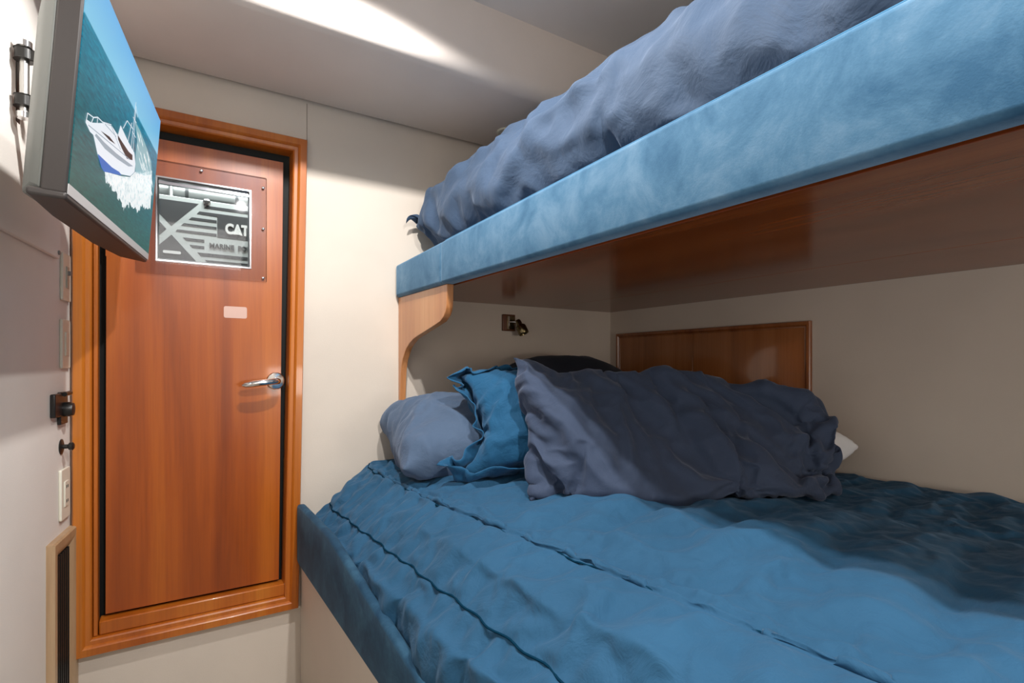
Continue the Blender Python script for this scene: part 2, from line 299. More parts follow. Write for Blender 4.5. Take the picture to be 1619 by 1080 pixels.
def text(name, body, o, size, ax, ay, n, m, parent, ext=.0012, off=0, sx=1):
    c = bpy.data.curves.new(name, 'FONT'); c.body = body; c.size = size; c.extrude = ext; c.offset = off; c.resolution_u = 3
    t = bpy.data.objects.new(name + '_tmp', c); COL.objects.link(t)
    me = bpy.data.meshes.new_from_object(t); bpy.data.objects.remove(t); bpy.data.curves.remove(c)
    b = MB(); b.add([Vector(o) + ax * v.co.x * sx + ay * v.co.y + n * v.co.z for v in me.vertices], [tuple(p.vertices) for p in me.polygons]); bpy.data.meshes.remove(me)
    return b.build(name, m, parent, smooth=0)
text('lettering', 'CAT', (.204, EY - .003, 1.662), .056, X3, Z3, -Y3, M_white, eng, off=.0028, sx=.77)
mb = MB(); mb.prism([(.229, 1.661), (.262, 1.661), (.2455, 1.680)], (0, EY - .0055, 0), X3, Z3, Y3, .002); mb.build('emblem', M_white, eng, smooth=0)
text('lettering', 'MARINE  POWER', (.148, EY - .001, 1.5975), .0265, X3, Z3, -Y3, M_engblack, eng, ext=.002, off=.0009, sx=.93)

# ---------------------------------------------------------------- fittings on the left wall
mb = MB(); pts = rrect(1.0, 1.410, 1.868, 2.04, .012, 4)
pts = [(1.0, 1.405), (1.856, 1.412), (1.866, 1.420), (1.868, 1.43)] + [(1.868 - .14 + .14 * math.cos(math.radians(a)), 1.90 + .14 * math.sin(math.radians(a))) for a in range(0, 91, 10)] + [(1.0, 2.04)]
pts = [((y) / math.cos(LA), z) for y, z in pts]
acc = thing('access_panel', lp(1.45, 1.41), 'beige wall access panel with rounded corners on the left wall behind the television', 'panel')
mb.prism(pts, lp(0, 0), LW, Z3, LN, .010); mb.build('panel', M_wall_white, acc, bevel=.003)
mb = MB(); lathe(mb, lp(1.862 - .012, 1.428, .010), LN, [(.006, 0), (.006, .003), (.004, .004), (0, .004)], 16); mb.build('button', M_grey, acc)
def plate(y0, y1, z0, z1, label, toggle, name='light_switch', cat='switch', mt=None):
    c = (y0 + y1) / 2; t = thing(name, lp(c, z0), label, cat)
    b = MB(); b.prism([(p / math.cos(LA), q) for p, q in rrect(y0, z0, y1, z1, .006, 4)], lp(0, 0), LW, Z3, LN, .007); b.build('face_plate', mt or M_plate, t, bevel=.002)
    b = MB()
    if toggle == 'rocker':
        b.box(lp(c, (z0 + z1) / 2, .008), (.030, .004, .066), LW, LN, Z3); b.build('rocker', M_plate, t, bevel=.0015)
    elif toggle == 'slide':
        b.box(lp(c, (z0 + z1) / 2, .008), (.020, .004, .060), LW, LN, Z3); f = b.build('slide_track', M_plate2, t, bevel=.001)
        b = MB(); b.box(lp(c, (z0 + z1) / 2 + .012, .012), (.010, .008, .012), LW, LN, Z3); b.build('slider', M_grey, t, bevel=.0015)
    else:
        b.box(lp(c, (z0 + z1) / 2, .008), (.034, .003, .070), LW, LN, Z3); b.build('socket_face', M_plate, t, bevel=.001)
        for dz in (-.020, .020):
            b = MB()
            for dy in (-.006, .006): b.box(lp(c + dy, (z0 + z1) / 2 + dz, .0100), (.002, .001, .008), LW, LN, Z3)
            b.build('socket_slot', M_black, t, smooth=0)
    return t
plate(1.900, 1.972, 1.308, 1.440, 'cream dimmer switch plate, topmost on the left wall by the door', 'slide')
plate(1.896, 1.968, 1.120, 1.256, 'cream rocker switch plate, below the dimmer and above the black latch', 'rocker')
plate(1.888, 1.966, .703, .843, 'cream outlet plate above the wooden vent frame on the left wall', 'outlet', 'power_outlet', 'outlet')
# black latch and small knob
t = thing('door_latch', lp(1.87, .97), 'black metal latch mounted on the left wall beside the door frame', 'latch')
b = MB(); b.box(lp(1.845, 1.022, .006), (.055, .012, .062), LW, LN, Z3); b.build('latch_box', M_blackmetal, t, bevel=.003)
b = MB(); b.box(lp(1.905, 1.012, .005), (.062, .008, .088), LW, LN, Z3); b.build('mount_plate', M_blackmetal, t, bevel=.002)
b = MB(); lathe(b, lp(1.905, 1.008, .009), LN, [(.020, 0), (.020, .012), (.017, .020), (.008, .022), (0, .022)]); b.build('latch_knob', M_blackmetal, t)
b = MB(); b.tube([lp(1.885, 1.050, .014), lp(1.935, 1.052, .014)], .006); b.build('bolt', M_blackmetal, t, smooth=60)
t = thing('door_stop', lp(1.91, .885), 'small black round door catch below the black latch', 'catch')
b = MB(); lathe(b, lp(1.91, .905, 0), LN, [(.021, 0), (.021, .002), (.015, .004), (.006, .005), (.006, .016), (.010, .018), (.011, .026), (.007, .029), (0, .029)]); b.build('base_disc', M_blackmetal, t, smooth=40)
# vent with timber frame
t = thing('vent_grille', lp(1.9, .05), 'wood framed black vent grille low on the left wall beside the door', 'vent')
cl = math.cos(LA)
b = MB(); b.frame([(1.790 / cl, .06), (2.0 / cl, .06), (2.0 / cl, .668), (1.790 / cl, .668)], [(0, 0), (0, .014), (.004, .018), (.022, .018), (.040, .010), (.048, .004), (.050, .001)], lp(0, 0), LW, Z3, LN); b.build('grille_frame', M_paleframe, t, smooth=25)
b = MB(); b.box(lp(1.895, .364, .0015), (.13, .003, .53), LW, LN, Z3); b.build('backing', M_black, t)
b = MB()
for k in range(7): b.box(lp(1.842 + k * .0175, .364, .006), (.004, .006, .51), LW, LN, Z3)
b.build('slats', M_blackmetal, t, smooth=0)

# ---------------------------------------------------------------- television
TL = Vector((.12933, .99125, .02636)).normalized(); TU = Vector((.07488, -.03627, .99653)).normalized(); TN = TL.cross(TU).normalized()
TC = Vector((-.06598, 1.34684, 1.57424)); TW, TH = .66, .366
def tp(u, v, n=0): return TC + TL * (u - .5) * TW + TU * (v - .5) * TH + TN * n
tv = thing('television', tp(.5, 0, -.05), 'wall-mounted flat television showing a white motor boat on teal sea', 'television')
def tq(pts, n, d, mb=None, m=0):
    mb = mb or MB(); mb.prism([((u - .5) * TW, (v - .5) * TH) for u, v in pts], TC + TN * n, TL, TU, TN, d, m); return mb
tq(rrect(0, 0, 1, 1, .012, 4), -.032, .031).build('bezel', M_tvdark, tv, bevel=.003)
b = MB(); o = [(0.0, 0.0), (1.0, 0.0), (1.0, 1.0), (0.0, 1.0)]; i_ = [(.03, .02), (.97, .02), (.97, .95), (.03, .95)]; j_ = [(.16, .03), (.93, .03), (.93, .80), (.16, .80)]
v = [tp(*q, -.0322) for q in o] + [tp(*q, -.050) for q in i_] + [tp(*q, -.085) for q in j_]
b.add(v, [(0, 1, 5, 4), (1, 2, 6, 5), (2, 3, 7, 6), (3, 0, 4, 7), (4, 5, 9, 8), (5, 6, 10, 9), (6, 7, 11, 10), (7, 4, 8, 11), (8, 9, 10, 11), (3, 2, 1, 0)]); b.build('back_shell', M_tvback, tv, bevel=.006, smooth=30)
b = MB(); b.prism([((u - .5) * TW, -q) for u, q in ((.0, .0), (.98, .0), (.90, .05), (.65, .066), (.25, .062), (.0, .048))], TC - TU * (TH / 2 - .004), TL, TN, TU, -.012); b.build('underside_cover', M_tvdark, tv, bevel=.004)
tq([(.004, .002), (.996, .002), (.996, .046), (.004, .046)], -.0008, .0016).build('lower_trim', M_tvsilver, tv, bevel=.0005)
b = MB(); b.add([tp(.006, .046, .0006), tp(.994, .046, .0006), tp(.994, .992, .0006), tp(.006, .992, .0006), tp(.006, .046, -.001), tp(.994, .046, -.001), tp(.994, .992, -.001), tp(.006, .992, -.001)],
    [(0, 1, 2, 3), (7, 6, 5, 4), (0, 4, 5, 1), (1, 5, 6, 2), (2, 6, 7, 3), (3, 7, 4, 0)])
scr = b.build('screen', M_screen, tv, smooth=0)
uvl = scr.data.uv_layers.new(name='UVMap')
for lp_ in scr.data.loops: uvl.data[lp_.index].uv = [(0, 0), (1, 0), (1, 1), (0, 1)][lp_.vertex_index % 4]
b = MB(); HH = .0004
def poly(pts, m, k): tq(pts, .0007 + k * .00015, .0001, b, m)
rnd = random.Random(5)
foam = [(.28, .248), (.352, .274), (.463, .319), (.575, .373), (.641, .44), (.749, .493), (.913, .594), (.933, .483), (.946, .342), (.905, .325), (.876, .33), (.85, .30), (.795, .317), (.76, .25), (.724, .225), (.69, .25), (.638, .221), (.60, .24), (.588, .204), (.56, .20), (.528, .153), (.49, .19), (.458, .182), (.41, .21), (.367, .204), (.33, .215), (.302, .199)]
fo = []
for q in range(len(foam)):
    a, c = foam[q], foam[(q + 1) % len(foam)]; fo.append(a)
    if q > 7:
        for s in (1, 2, 3): fo.append((a[0] + (c[0] - a[0]) * s / 4 + rnd.uniform(-.008, .008), a[1] + (c[1] - a[1]) * s / 4 + rnd.uniform(-.014, .014)))
poly(fo, 0, 0)
poly([(.575, .70), (.66, .70), (.797, .67), (.883, .64), (.915, .57), (.80, .50), (.643, .436), (.625, .53), (.63, .62)], 4, 0)
for q in range(26):
    u0 = rnd.uniform(.60, .90); v0 = .70 - (u0 - .6) * .18 - rnd.uniform(0, .2); l = rnd.uniform(.03, .09)
    poly([(u0, v0), (u0 + l, v0 - l * rnd.uniform(.3, .9)), (u0 + l + .006, v0 - l * .6 - .01), (u0 + .004, v0 - .012)], 0, 2)
poly([(.08, .349), (.12, .335), (.148, .34), (.16, .328), (.196, .285), (.216, .272), (.347, .303), (.461, .328), (.574, .378), (.629, .433), (.631, .482), (.60, .53), (.512, .536), (.40, .556), (.38, .49), (.308, .489), (.231, .451), (.171, .41), (.122, .378), (.085, .366)], 1, 2)
poly([(.200, .285), (.209, .272), (.242, .245), (.271, .240), (.362, .279), (.461, .322), (.43, .325), (.347, .303)], 2, 3)
poly([(.16, .345), (.26, .345), (.40, .375), (.54, .415), (.60, .45), (.52, .43), (.38, .395), (.25, .37), (.17, .36)], 3, 3)
poly([(.377, .49), (.426, .489), (.522, .49), (.577, .503), (.583, .476), (.508, .442), (.433, .456), (.385, .472)], 5, 3)
poly([(.206, .398), (.292, .426), (.361, .431), (.295, .41)], 5, 3)
def line(p, q, wd, m, k):
    d = Vector((q[0] - p[0], q[1] - p[1])); n_ = Vector((-d.y, d.x)).normalized() * wd; poly([(p[0] + n_.x, p[1] + n_.y), (p[0] - n_.x, p[1] - n_.y), (q[0] - n_.x, q[1] - n_.y), (q[0] + n_.x, q[1] + n_.y)], m, k)
for p, q in [((.08, .35), (.087, .395)), ((.087, .395), (.135, .41)), ((.135, .41), (.17, .436)), ((.17, .436), (.215, .445)), ((.215, .445), (.30, .49)), ((.12, .37), (.135, .41)), ((.17, .405), (.17, .436)), ((.215, .44), (.215, .42)),
             ((.55, .53), (.56, .80)), ((.58, .53), (.565, .76)), ((.545, .62), (.60, .62)), ((.54, .70), (.59, .70)), ((.43, .56), (.47, .63)), ((.47, .63), (.56, .64)), ((.50, .53), (.53, .66)), ((.565, .78), (.60, .74))]: line(p, q, .0022, 1, 4)
for p, q in [((.10, .352), (.30, .40)), ((.30, .40), (.55, .46)), ((.24, .452), (.36, .47)), ((.30, .485), (.42, .44))]: line(p, q, .0022, 3, 4)
b.build('screen_picture', [M_pfoam, M_pwhite, M_pblue, M_pgrey, M_pwake, M_pdark], scr, smooth=0)
b = MB(); lathe(b, tp(.445, .0, -.006) - TU * .0005, -TU, [(.0022, 0), (.0018, .0012), (0, .0016)], 12); b.build('power_led', M_led, tv)
# swivel arm
t = thing('television_bracket', lp(1.54, 1.66), 'black and steel swivel arm holding the television off the left wall', 'wall bracket')
px, py = -.2577 + .004, 1.536
b = MB(); b.tube([(px, py, 1.665), (px, py, 1.825)], .0085); b.build('pivot_post', M_steel, t, smooth=60)
for z in (1.665, 1.818): b = MB(); b.tube([(px, py, z - .006), (px, py, z + .006)], .0135); b.build('nut', M_chrome, t, smooth=60)
tb = tp(.72, .55, -.083)
for z in (1.695, 1.795):
    b = MB(); p0 = Vector((px, py, z)); e = Vector((tb.x, tb.y, z - .01)); d = (e - p0).normalized(); n_ = d.cross(Z3).normalized()
    b.box((p0 + e) / 2, ((e - p0).length + .01, .014, .024), d, n_, d.cross(n_)); b.tube([(px, py, z - .012), (px, py, z + .012)], .0165); b.build('arm', M_blackmetal, t, bevel=.002)
b = MB(); b.box(lp(1.575, 1.745, .006), (.022, .010, .17), LW, LN, Z3); b.build('wall_plate', M_blackmetal, t, bevel=.002)
b = MB(); b.box(tp(.72, .62, -.088), (.09, .10, .006), TL, TU, TN); b.build('mount_plate', M_blackmetal, t, bevel=.002)

# ---------------------------------------------------------------- lower bunk
lb = thing('lower_bunk', (1.1, .7, 0), 'wide lower bunk with beige plinth and padded blue suede side rail', 'bunk bed')
MB().bb((.402, -1.0, 0), (RX, 1.998, .448)).build('plinth', M_wall, lb, bevel=.002)
b = MB(); n = 60; ys = [1.988 - (1.988 + 1.0) * (i / n) ** 1.0 for i in range(n + 1)]; secs = []
for i, y in enumerate(ys):
    zt = .652 if y > 1.55 else .652 - (1.55 - y) * .14
    zt = max(zt, .535)
    e = max(0, 1 - ((1.988 - y) / .03)) if y > 1.958 else 0; k = 1 - .35 * e * e; zt -= .012 * e
    c0, w_ = .396, .013 * k
    zb = .443; sec = []
    for a in range(0, 181, 20): sec.append((c0 + w_ * math.cos(math.radians(a)), zt - .012 + .012 * math.sin(math.radians(a))))
    for a in range(180, 361, 30): sec.append((c0 + w_ * math.cos(math.radians(a)), zb + .008 + .008 * math.sin(math.radians(a))))
    secs.append([(p, y, q) for p, q in sec])
L = len(secs[0]); v = [p for s in secs for p in s]
f = [(i * L + j, i * L + (j + 1) % L, (i + 1) * L + (j + 1) % L, (i + 1) * L + j) for i in range(n) for j in range(L)] + [tuple(range(L))[::-1], tuple(range(n * L, n * L + L))]
b.add(v, f); b.build('side_rail', M_suede_dark, lb, smooth=50)
mt = MB(); mt.prism(rrect(.436, -.95, RX - .004, 1.992, .02, 3), (0, 0, .449), X3, Y3, Z3, .135); mt.prism(rrect(.60, -.95, RX - .004, 1.95, .05, 4), (0, 0, .584), X3, Y3, Z3, .145)
m_ = mt.build('mattress', M_white_cloth, bevel=.012, seg=3); tag(m_, 'white mattress on the lower bunk, peeking out at the corner by the bulkhead', 'mattress')

# ---------------------------------------------------------------- upper bunk
ub = thing('upper_bunk', (1.3, .7, 1.393), 'narrow upper bunk with light blue suede fascia and varnished wood underside', 'bunk bed')
def ztop(y): return 1.516 + (2.0 - y) * .0335
def fascia(y0, y1, endr0, endr1):
    b = MB(); n = 24; secs = []
    for i in range(n + 1):
        u = i / n; y = y0 + (y1 - y0) * (u if 0 < u < 1 else u)
        secs.append(y)
    ys = [y1, y1 - .002, y1 - .006, y1 - .012] + [y1 - .02 + (y0 + .02 - y1 + .02) * k / n for k in range(n + 1)] + [y0 + .012, y0 + .006, y0 + .002, y0]
    V = []
    for y in ys:
        de = min(y1 - y, y - y0); r_ = endr1 if y1 - y < y - y0 else endr0
        ins = r_ * (1 - math.sqrt(max(0, 1 - (1 - min(de, .014) / .014) ** 2)))
        x0, x1, z0, z1 = .750 + ins, .79, 1.393, ztop(y) - ins * .3
        sec = []; r = .011
        for cx, cz, a in ((x1 - .003, z1 - .003, 0), (x0 + r, z1 - r, 90), (x0 + r, z0 + r, 180), (x1 - .003, z0 + .003, 270)):
            rr = r if cx < .775 else .003
            sec += [(cx + rr * math.cos(math.radians(a + q * 22.5)), cz + rr * math.sin(math.radians(a + q * 22.5))) for q in range(5)]
        V.append([(p, y, q) for p, q in sec])
    L = len(V[0]); n2 = len(V); v = [p for s in V for p in s]
    f = [(i * L + j, i * L + (j + 1) % L, (i + 1) * L + (j + 1) % L, (i + 1) * L + j) for i in range(n2 - 1) for j in range(L)] + [tuple(range(L))[::-1], tuple(range((n2 - 1) * L, n2 * L))]
    b.add(v, f); return b
fascia(1.586, 1.994, .0025, .012).build('fascia_panel', M_suede, ub, smooth=45)
fascia(-1.0, 1.585, .002, .0025).build('fascia_panel', M_suede, ub, smooth=45)
b = MB(); b.bb((.806, -1.0, 1.394), (1.489, 1.997, 1.412)); b.bb((1.490, -1.0, 1.394), (RX - .001, 1.997, 1.412)); b.build('underside_panel', M_under, ub, smooth=0, bevel=.0008, seg=1)
MB().bb((.79, -1.0, 1.400), (.806, 1.994, 1.43)).build('edge_shadow_strip', M_black, ub)  # black strip standing in for the shadow gap below the fascia
MB().bb((.792, -1.0, 1.4125), (RX - .001, 1.994, 1.428)).build('bunk_board', M_black, ub)
b = MB(); path = [(.768, 1.588, ztop(1.588) - .004), (.768, 1.580, ztop(1.58) + .003)] + [(.768, 1.57 - k * .1, ztop(1.57 - k * .1) + .0035) for k in range(26)]
b.tube(path, .0042, 10); b.build('piping', M_suede_mid, ub, smooth=60)
# shaped bracket under the far end of the fascia, standing against the bulkhead
prof = [(630, 470), (707, 452), (706, 482), (704.5, 492), (702, 499), (696, 508), (684, 516), (672, 523.5), (660, 531), (653, 536), (647, 543), (642, 551), (639, 560), (636, 570), (634, 584), (633, 605), (632, 640), (631.5, 680), (630, 680)]
BX = .765; pts = []
FW = (math.sin(math.radians(32.9)), math.cos(math.radians(32.9)))
for u, v_ in prof:       # traced outline converted to metres on the bracket's own plane
    t_ = (u - 809.5) / 848; dx = FW[0] + FW[1] * t_; dy = FW[1] - FW[0] * t_; s_ = BX / dx
    pts.append((min(dy * s_, 1.999), min(1.392, EYE + (577 - v_) / 848 * s_)))
pts[0] = (1.999, 1.392); pts[1] = (pts[1][0], 1.392); pts[-1] = (1.999, pts[-1][1])
b = MB(); b.prism(pts, (BX, 0, 0), Y3, Z3, X3, .024); b.build('support_bracket', M_bracket, ub, smooth=30, bevel=.0015)
mt = MB(); mt.prism(rrect(.794, -.98, RX - .004, 1.990, .03, 4), (0, 0, 1.4285), X3, Y3, Z3, .108); tag(mt.build('mattress', M_suede_mid, bevel=.012, seg=3), 'thin blue mattress on the upper bunk behind its blue fascia', 'mattress')

# ---------------------------------------------------------------- cabinet doors in the hull side
t = thing('wall_cabinet', (RX, 1.47, .84), 'low wooden cabinet set in the hull wall behind the pillows', 'cabinet')
CY0, CY1, CZ0, CZ1 = .996, 1.946, .82, 1.283
YN = Vector((0, -1, 0)); NX_ = Vector((-1, 0, 0))
b = MB(); b.frame([(-CY1, CZ0), (-CY0, CZ0), (-CY0, CZ1), (-CY1, CZ1)], [(0, 0), (0, .012), (.003, .016), (.012, .016), (.018, .010), (.022, .009), (.024, .001)], (RX, 0, 0), YN, Z3, NX_); b.build('cabinet_frame', M_cabframe, t, smooth=25)
for y0, y1 in ((CY0 + .022, 1.4905), (1.4925, CY1 - .022)):
    MB().bb((RX - .007, y0, CZ0 + .02), (RX - .0005, y1, CZ1 - .022)).build('cabinet_door', M_cabinet, t, bevel=.001)

# ---------------------------------------------------------------- reading lamp
t = thing('reading_lamp', (1.27, 1.99, 1.28), 'small brass reading spotlight on a square wooden base under the upper bunk', 'lamp')
b = MB(); b.bb((1.239, 1.986, 1.279), (1.303, 1.9995, 1.352)); b.build('base_block', M_lampwood, t, bevel=.003)
b = MB(); b.bb((1.258, 1.982, 1.286), (1.296, 1.986, 1.345)); b.build('back_plate', M_brass, t, bevel=.001)
b = MB(); b.bb((1.260, 1.974, 1.288), (1.265, 1.982, 1.343)); b.tube([(1.262, 1.976, 1.318), (1.290, 1.962, 1.318), (1.297, 1.952, 1.315)], .0035, 10); b.build('bracket', M_chrome, t, smooth=50)
b = MB(); ax = Vector((.22, -.35, -.8)).normalized()
lathe(b, Vector((1.296, 1.955, 1.322)), ax, [(0, -.006), (.009, -.005), (.012, .002), (.0125, .018), (.021, .026), (.023, .032), (.023, .062), (.0215, .064), (.019, .058), (0, .052)], 28); b.build('lamp_head', M_brass, t, smooth=40)
b = MB(); lathe(b, Vector((1.296, 1.955, 1.322)) + ax * .0535, ax, [(.0185, 0), (.012, .002), (0, .003)], 20); b.build('bulb', M_glassbulb, t)
t = thing('ceiling_fitting', (1.14, 1.80, 2.05), 'small round fitting in the soffit just above the far end of the comforter', 'fitting')
b = MB(); lathe(b, (1.14, 1.80, 2.0565), -Z3, [(.040, 0), (.040, .004), (.034, .006), (.030, .004), (0, .004)]); b.build('fitting_ring', M_plate, t, smooth=40)

# ---------------------------------------------------------------- cloth things
# Soft goods are shaped by Blender's own cloth solver while the script runs: each bag or sheet is
# inflated and dropped on the bed, then kept as a plain mesh.
def bag_grid(n, m):
    idx = {}; k = 0
    for i in range(n):
        for j in range(m): idx[i, j, 0] = k; k += 1
    for i in range(n):
        for j in range(m):
            if i in (0, n - 1) or j in (0, m - 1): idx[i, j, 1] = idx[i, j, 0]
            else: idx[i, j, 1] = k; k += 1
    f = []
    for i in range(n - 1):
        for j in range(m - 1):
            f.append((idx[i, j, 0], idx[i + 1, j, 0], idx[i + 1, j + 1, 0], idx[i, j + 1, 0]))
            f.append((idx[i, j, 1], idx[i, j + 1, 1], idx[i + 1, j + 1, 1], idx[i + 1, j, 1]))
    return idx, f, k
def bag(n, m, L, W, th, seed, rough=0):
    idx, f, k = bag_grid(n, m); v = np.zeros((k, 3))
    for (i, j, s), q in idx.items():
        a = i / (n - 1) * 2 - 1; b = j / (m - 1) * 2 - 1
        x = a * L / 2 * (1 - .03 * (1 - b * b) * abs(a)); y = b * W / 2 * (1 - .04 * (1 - a * a) * abs(b))
        e = max(0, (1 - a ** 4) * (1 - b ** 4))
        v[q] = (x, y, th / 2 * e ** .6 * (1 if s == 0 else -1) + .004 * noise.noise(Vector((x * 9, y * 9, seed))) * e + rough * noise.noise(Vector((x * 14, y * 14, 3))))
    return v, f, idx
def flange(v, f, idx, n, m, rings=4, step=.019, amp=.009):
    loop = [(i, 0) for i in range(n)] + [(n - 1, j) for j in range(1, m)] + [(i, m - 1) for i in range(n - 2, -1, -1)] + [(0, j) for j in range(m - 2, 0, -1)]
    ids = [idx[i, j, 0] for i, j in loop]; N = len(ids); V = list(map(tuple, v)); prev = ids; ff = []
    for r in range(1, rings + 1):
        cur = []
        for t, (i, j) in enumerate(loop):
            p = np.array(v[ids[t]]); d = np.array([(1 if i == n - 1 else -1 if i == 0 else 0), (1 if j == m - 1 else -1 if j == 0 else 0), 0.])
            q = p + d * step * r; q[2] += amp * r / rings * math.sin(t * 2 * math.pi / (N / round(N / 5.))) + .003 * noise.noise(Vector(q * 30))
            cur.append(len(V)); V.append(tuple(q))
        ff += [(prev[t], cur[t], cur[(t + 1) % N], prev[(t + 1) % N]) for t in range(N)]; prev = cur
    return np.array(V), f, ff
helpers = []
def raw(name, v, f):
    me = bpy.data.meshes.new(name); me.from_pydata([tuple(p) for p in v], [], f); me.update()
    o = bpy.data.objects.new(name, me); COL.objects.link(o); return o
def collide(o, th=.004):
    o.modifiers.new('collide', 'COLLISION'); o.collision.thickness_outer = th; o.collision.cloth_friction = 20; helpers.append(o); return o
def drop(o): helpers.remove(o); me = o.data; bpy.data.objects.remove(o); bpy.data.meshes.remove(me)
def basis(ax, ay):
    ax = Vector(ax).normalized(); ay = Vector(ay); ay = (ay - ax * ay.dot(ax)).normalized(); return ax, ay, ax.cross(ay)
def backing(c, ax, ay, h, L):
    ax, ay, _ = basis(ax, ay); c = Vector(c)
    return collide(raw('backing', [c - ax * L / 2 - ay * h / 2, c + ax * L / 2 - ay * h / 2, c + ax * L / 2 + ay * h / 2, c - ax * L / 2 + ay * h / 2], [(0, 1, 2, 3)]), .01)
def settle(o, frames, pressure, shrink=0., mass=.04, bend=.15, tens=8., grav=1., selfc=True, pins=None, q=8, damp=3, shear=.5):
    md = o.modifiers.new('cloth', 'CLOTH'); s = md.settings
    s.quality = q; s.mass = mass; s.tension_stiffness = tens; s.compression_stiffness = tens; s.shear_stiffness = tens * shear
    s.bending_stiffness = bend; s.air_damping = damp; s.use_pressure = pressure > 0; s.uniform_pressure_force = pressure
    s.shrink_min = shrink; s.shrink_max = shrink; s.effector_weights.gravity = grav
    c = md.collision_settings; c.collision_quality = 3; c.distance_min = .004; c.use_self_collision = selfc; c.self_distance_min = .003
    if pins:
        vg = o.vertex_groups.new(name='pin')
        for i, w_ in pins: vg.add([i], w_, 'REPLACE')
        s.vertex_group_mass = 'pin'
    md.point_cache.frame_start = 1; md.point_cache.frame_end = frames + 5
    for fr in range(1, frames + 1): S.frame_set(fr)
    e = o.evaluated_get(bpy.context.evaluated_depsgraph_get()); me = e.to_mesh()
    a = np.array([tuple(p.co) for p in me.vertices]); e.to_mesh_clear()
    S.frame_set(1); print('settled', o.name, a.min(0).round(3), a.max(0).round(3)); return a
def soft(n, m, L, W, th, c, ax, ay, material, name, label, cat, group=None, fl=0, rough=0, seed=0, pinf=None, crease=None, fit=None, solid=True, **k):
    v, f, idx = bag(n, m, L, W, th, seed, rough); ff = []
    if fl: v, f, ff = flange(v, f, idx, n, m)
    ax, ay, az = basis(ax, ay); v = v @ np.array([ax, ay, az]) + np.array(c)
    if pinf: v, k['pins'] = pinf(v, idx)
    o = raw('soft', v, f + ff); a = settle(o, **k); me = o.data; bpy.data.objects.remove(o); bpy.data.meshes.remove(me)
    if solid: collide(raw('soft_done', a, f + ff))
    if crease: a = folds(a, f + ff, *crease)
    if fit: a = drape(a, fit)
    nb = max(i for q in f for i in q) + 1
    b = MB(); b.add([tuple(p) for p in a[:nb]], f); root = b.build(name, material, sub=1, smooth=180)
    if ff:
        used = sorted({i for q in ff for i in q}); mp = {p: i for i, p in enumerate(used)}
        b = MB(); b.add([tuple(a[i]) for i in used], [tuple(mp[i] for i in q) for q in ff]); r_ = b.build('ruffle', material, root, sub=1, smooth=180)
        s = r_.modifiers.new('thick', 'SOLIDIFY'); s.thickness = .003; s.offset = 0
    return tag(root, label, cat, group)
def ridged(p):
    # sharp narrow ridges between soft valleys, mean near zero
    p = p + noise.noise_vector(p * .6) * .5; q = 1 - abs(noise.noise(p)) * 2.6; q2 = 1 - abs(noise.noise(p * 2.1 + Vector((5, 1, 3)))) * 2.6
    return max(0, q) ** 2.2 - .3 + .5 * (max(0, q2) ** 2.2 - .3)
def folds(a, f, amp, freq, st, slant=0):
    me = bpy.data.meshes.new('fold'); me.from_pydata([tuple(p) for p in a], [], f); me.update(); out = a.copy()
    for i, vt in enumerate(me.vertices):
        x_, y_, z_ = a[i]; p = Vector((x_ + z_ * slant, y_, z_ - x_ * slant)); p = Vector([p[c] * freq * st[c] for c in range(3)]); m_ = .45 + .75 * min(1, max(0, .5 + noise.noise(Vector(a[i]) * 4.0) * 1.4))
        out[i] = a[i] + np.array(vt.normal) * amp * m_ * ridged(p)
    bpy.data.meshes.remove(me); return out
def drape(a, fit, z0=.782):
    # ease the heap's height along its length to a chosen outline
    fx = np.array([p[0] for p in fit]); fz = np.array([p[1] for p in fit]); xs = np.linspace(fx[0], fx[-1], 24); w_ = (xs[1] - xs[0]) * 1.2
    top = np.array([max([p[2] for p in a if abs(p[0] - x) < w_] or [1.0]) for x in xs]); s_ = (np.interp(xs, fx, fz) - z0) / (top - z0); s_ = np.clip(s_, .55, 1.6)
    s_ = np.convolve(np.concatenate([s_[:1], s_, s_[-1:]]), np.ones(3) / 3, 'valid'); out = a.copy(); g = np.interp(a[:, 0], xs, s_)
    out[:, 2] = np.where(a[:, 2] > z0, z0 + (a[:, 2] - z0) * g, a[:, 2]); return out
PG = 'pillows on the lower bunk'
def room_planes(z):
    for v in ([(-1, -2, z), (3, -2, z), (3, 4, z), (-1, 4, z)], [(-1, 1.985, 0), (3, 1.985, 0), (3, 1.985, 3), (-1, 1.985, 3)], [(1.88, 4, 0), (1.88, -2, 0), (1.88, -2, 3), (1.88, 4, 3)]): collide(raw('side', v, [(0, 1, 2, 3)]))
def clear_helpers():
    for o in list(helpers): drop(o)
room_planes(.775)
soft(24, 18, .62, .42, .10, (1.585, 1.045, .87), (1, -.16, 0), (.25, 1, 0), M_white_cloth, 'pillow', 'white pillow, only its edge showing at the hull wall beside the big front pillow', 'pillow', PG, seed=0, frames=40, pressure=4)
soft(32, 22, .68, .48, .14, (1.50, 1.69, .99), (1, -.04, 0), (0, .74, .68), M_dark, 'pillow', 'dark charcoal pillow lying furthest back, between the reading lamp and the cabinet', 'pillow', PG, seed=2, frames=30, pressure=8, grav=.6, fit=((1.15, 1.13), (1.28, 1.172), (1.5, 1.172), (1.68, 1.12), (1.85, 1.05)))
soft(28, 20, .54, .42, .12, (1.60, 1.24, .945), (1, -.20, 0), (0, .45, .85), M_dark, 'pillow', 'dark pillow propped against the cabinet behind the right end of the big front pillow', 'pillow', PG, seed=8, frames=16, pressure=6, grav=.4)
